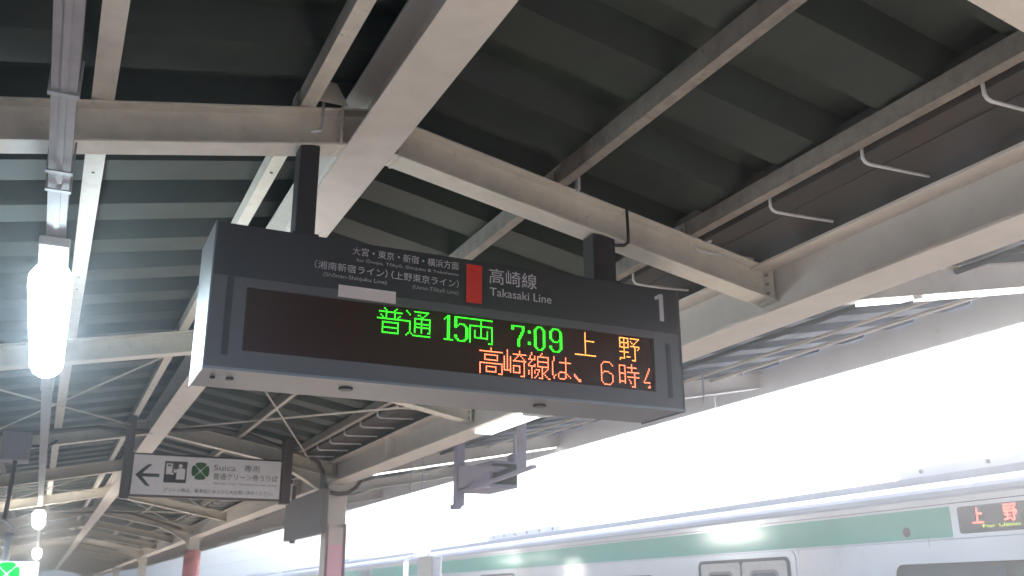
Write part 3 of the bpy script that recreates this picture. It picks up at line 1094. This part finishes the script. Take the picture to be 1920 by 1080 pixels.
for ci, (a, b) in enumerate(CARS):
    body = tb(MB().sweep([(0.0, -0.9), (0.0, ZG), (3.40, ZG), (3.40, -0.9)], (0, a, 0), (0, b, 0), (1, 0, 0), (0, 0, 1)), 'car_body', 'steel')
    tb(MB().sweep([(0.03, ZG + 0.002)] + roofprof + [(3.37, ZG + 0.002)], (0, a + 0.002, 0), (0, b - 0.002, 0), (1, 0, 0), (0, 0, 1)), 'car_roof', 'roof', smooth=False)
    tb(MB().box(-0.022, -0.001, a, b, ZG - 0.012, ZG + 0.012), 'gutter_rail', 'roofgear')
    tb(MB().box(-0.006, -0.001, a + 0.01, b - 0.01, ZG - 0.075, ZG - 0.068), 'seam', 'rubber')
    # green band, broken at the side display
    dc = a + 4.35
    for y0, y1 in ((a + 0.02, dc - 0.80), (dc + 0.80, b - 0.02)):
        tb(MB().box(-0.004, -0.0005, y0, y1, 2.072, 2.362), 'green_band', 'traingreen')
    for q in range(12):
        yy = a + 1.4 + q * 2.03
        tb(MB().box(-0.0035, -0.0004, yy, yy + 0.008, 1.99, ZG - 0.08), 'panel_seam', 'roofgear')
    tb(MB().box(-0.0045, -0.0003, a + 0.01, b - 0.01, 2.05, 2.058), 'seam', 'roofgear')
    # side display
    ds = tb(MB().sweep(rrect(dc - 0.70, dc + 0.70, 2.095, 2.345, 0.03), (-0.012, 0, 0), (-0.0008, 0, 0), (0, 1, 0), (0, 0, 1)), 'side_display', 'tdisp')
    # doors with two leaves, every 8.7 m (scaled to the place)
    for k in range(-1, 3):
        c = a + 8.65 + 8.7 * k
        if k == -1:
            c = a + 0.9 + 0.35
            continue
        if c > b - 1.2:
            continue
        fr = tb(MB().sweep(rrect(c - 1.10, c + 1.10, -0.15, 2.05, 0.10) , (-0.012, 0, 0), (-0.0006, 0, 0), (0, 1, 0), (0, 0, 1)), 'door_frame', 'steel')
        rc = tb(MB().sweep(rrect(c - 1.0, c + 1.0, -0.1, 1.985, 0.09), (-0.0135, 0, 0), (-0.0121, 0, 0), (0, 1, 0), (0, 0, 1)), 'door_recess', 'rubber')
        for q in (-1, 1):
            lf = tb(MB().sweep(rrect(c + q * 0.475 - 0.455, c + q * 0.475 + 0.455, -0.05, 1.945, 0.05), (-0.020, 0, 0), (-0.0136, 0, 0), (0, 1, 0), (0, 0, 1)), 'door_leaf', 'white')
            gk = tb(MB().sweep(rrect(c + q * 0.475 - 0.30, c + q * 0.475 + 0.30, 0.85, 1.84, 0.10), (-0.024, 0, 0), (-0.0202, 0, 0), (0, 1, 0), (0, 0, 1)), 'window_gasket', 'box')
            tb(MB().sweep(rrect(c + q * 0.475 - 0.265, c + q * 0.475 + 0.265, 0.885, 1.805, 0.08), (-0.026, 0, 0), (-0.0242, 0, 0), (0, 1, 0), (0, 0, 1)), 'door_window', 'twin')
    # windows between the doors
    for y0, y1, div in ((a + 1.9, a + 5.95, a + 4.55), (a + 10.9, a + 15.4, a + 13.1), (a + 19.6, a + 23.4, None)):
        fm = tb(MB().sweep(rrect(y0, y1, 0.88, 1.835, 0.10), (-0.010, 0, 0), (-0.0006, 0, 0), (0, 1, 0), (0, 0, 1)), 'window_frame', 'rubber')
        if div:
            for u0, u1 in ((y0 + 0.09, div - 0.04), (div + 0.04, y1 - 0.09)):
                tb(MB().sweep(rrect(u0, u1, 0.94, 1.80, 0.06), (-0.013, 0, 0), (-0.0102, 0, 0), (0, 1, 0), (0, 0, 1)), 'window_pane', 'twin')
        else:
            tb(MB().sweep(rrect(y0 + 0.09, y1 - 0.09, 0.94, 1.80, 0.06), (-0.013, 0, 0), (-0.0102, 0, 0), (0, 1, 0), (0, 0, 1)), 'window_pane', 'twin')
    # sill rib above the windows
    tb(MB().box(-0.008, -0.0005, a + 0.05, a + 7.4, 1.93, 1.99), 'side_rib', 'steel')
    # roof equipment: cooling unit, running strips, bolts
    tb(MB().box(0.42, 0.56, a + 0.6, b - 0.6, 2.655, 2.745), 'roof_strip', 'roofgear')
    for u0, u1 in ((a + 1.2, a + 6.4), (a + 15.5, a + 19.5)) if ci == 1 else ((a + 9.5, a + 14.0),):
        un = tb(MB().sweep([(0.60, 2.74), (0.63, 2.88), (0.70, 2.92), (2.70, 2.92), (2.76, 2.88), (2.80, 2.74)], (0, u0, 0), (0, u1, 0), (1, 0, 0), (0, 0, 1)), 'cooling_unit', 'roof')
        for k in range(6):
            yy = u0 + 0.35 + k * (u1 - u0 - 0.7) / 5
            tb(MB().tube([(0.625, yy, 2.83), (0.60, yy, 2.83)], 0.022, 8), 'bolt', 'rubber', un)
        tb(MB().box(0.56, 0.60, u0, u1, 2.75, 2.765), 'base_rail', 'roofgear', un)
    # gangway end
    tb(MB().box(0.9, 2.5, b, b + 0.24, 0.0, 2.2), 'gangway', 'rubber')
    tb(MB().tube([(-0.0005, a + 5.74, 2.15), (-0.010, a + 5.74, 2.15)], 0.050, 14), 'side_speaker', 'rubber')
# destination shown on the car in view
a = CARS[1][0]
dc = a + 4.35
def ttext(body, y0, y1, z0, z1, m, x):
    c = bpy.data.curves.new('destination', 'FONT')
    c.body = body
    c.offset = 0.004
    o = bpy.data.objects.new('destination', c)
    col.objects.link(o)
    me = bpy.data.meshes.new_from_object(o.evaluated_get(bpy.context.evaluated_depsgraph_get()))
    bpy.data.objects.remove(o)
    xs = [v.co.x for v in me.vertices]
    ys = [v.co.y for v in me.vertices]
    for v in me.vertices:
        v.co = Vector((x, y1 - (v.co.x - min(xs)) / (max(xs) - min(xs)) * (y1 - y0), z0 + (v.co.y - min(ys)) / (max(ys) - min(ys)) * (z1 - z0)))
    me.materials.clear()
    me.materials.append(M[m])
    o = bpy.data.objects.new('destination', me)
    col.objects.link(o)
    o.parent = TR
    return o
ttext('上', dc + 0.40, dc + 0.53, 2.180, 2.325, 'tled', -0.0135)
ttext('野', dc + 0.02, dc + 0.17, 2.180, 2.330, 'tled', -0.0135)
ttext('For Ueno', dc + 0.0, dc + 0.42, 2.135, 2.165, 'tledg', -0.0135)
# lights inside the near window
tb(MB().box(-0.0145, -0.0132, a + 1.9 + 0.3, a + 4.35, 1.735, 1.750), 'interior_light', 'strip_in')

# ------------------------------------------------------------------ beyond the train
FC = thing('far_canopy', 'pale far platform canopy edge faint in the bright sky at right', 'platform roof', (17, 9, 0))
MB().box(17.2, 17.6, 4.5, 17.0, 5.80, 6.06).build('roof_edge', 'roofgear', FC)
MB().box(17.3, 17.5, -3.0, -2.8, 0.0, 5.8).build('column', 'white', FC)
OW = thing('overhead_wire', 'thin overhead contact wire above the train at the right edge', 'wire', (9.3, 8, 3.3))
MB().tube([(9.0, -20, 3.28), (9.2, 30, 3.28), (9.4, 100, 3.28)], 0.006, 5).build('contact_wire', 'roofgear', OW)
MB().tube([(9.0, -20, 3.95), (9.1, 7, 3.7), (9.2, 30, 3.9), (9.4, 100, 3.9)], 0.006, 5).build('catenary_wire', 'roofgear', OW)
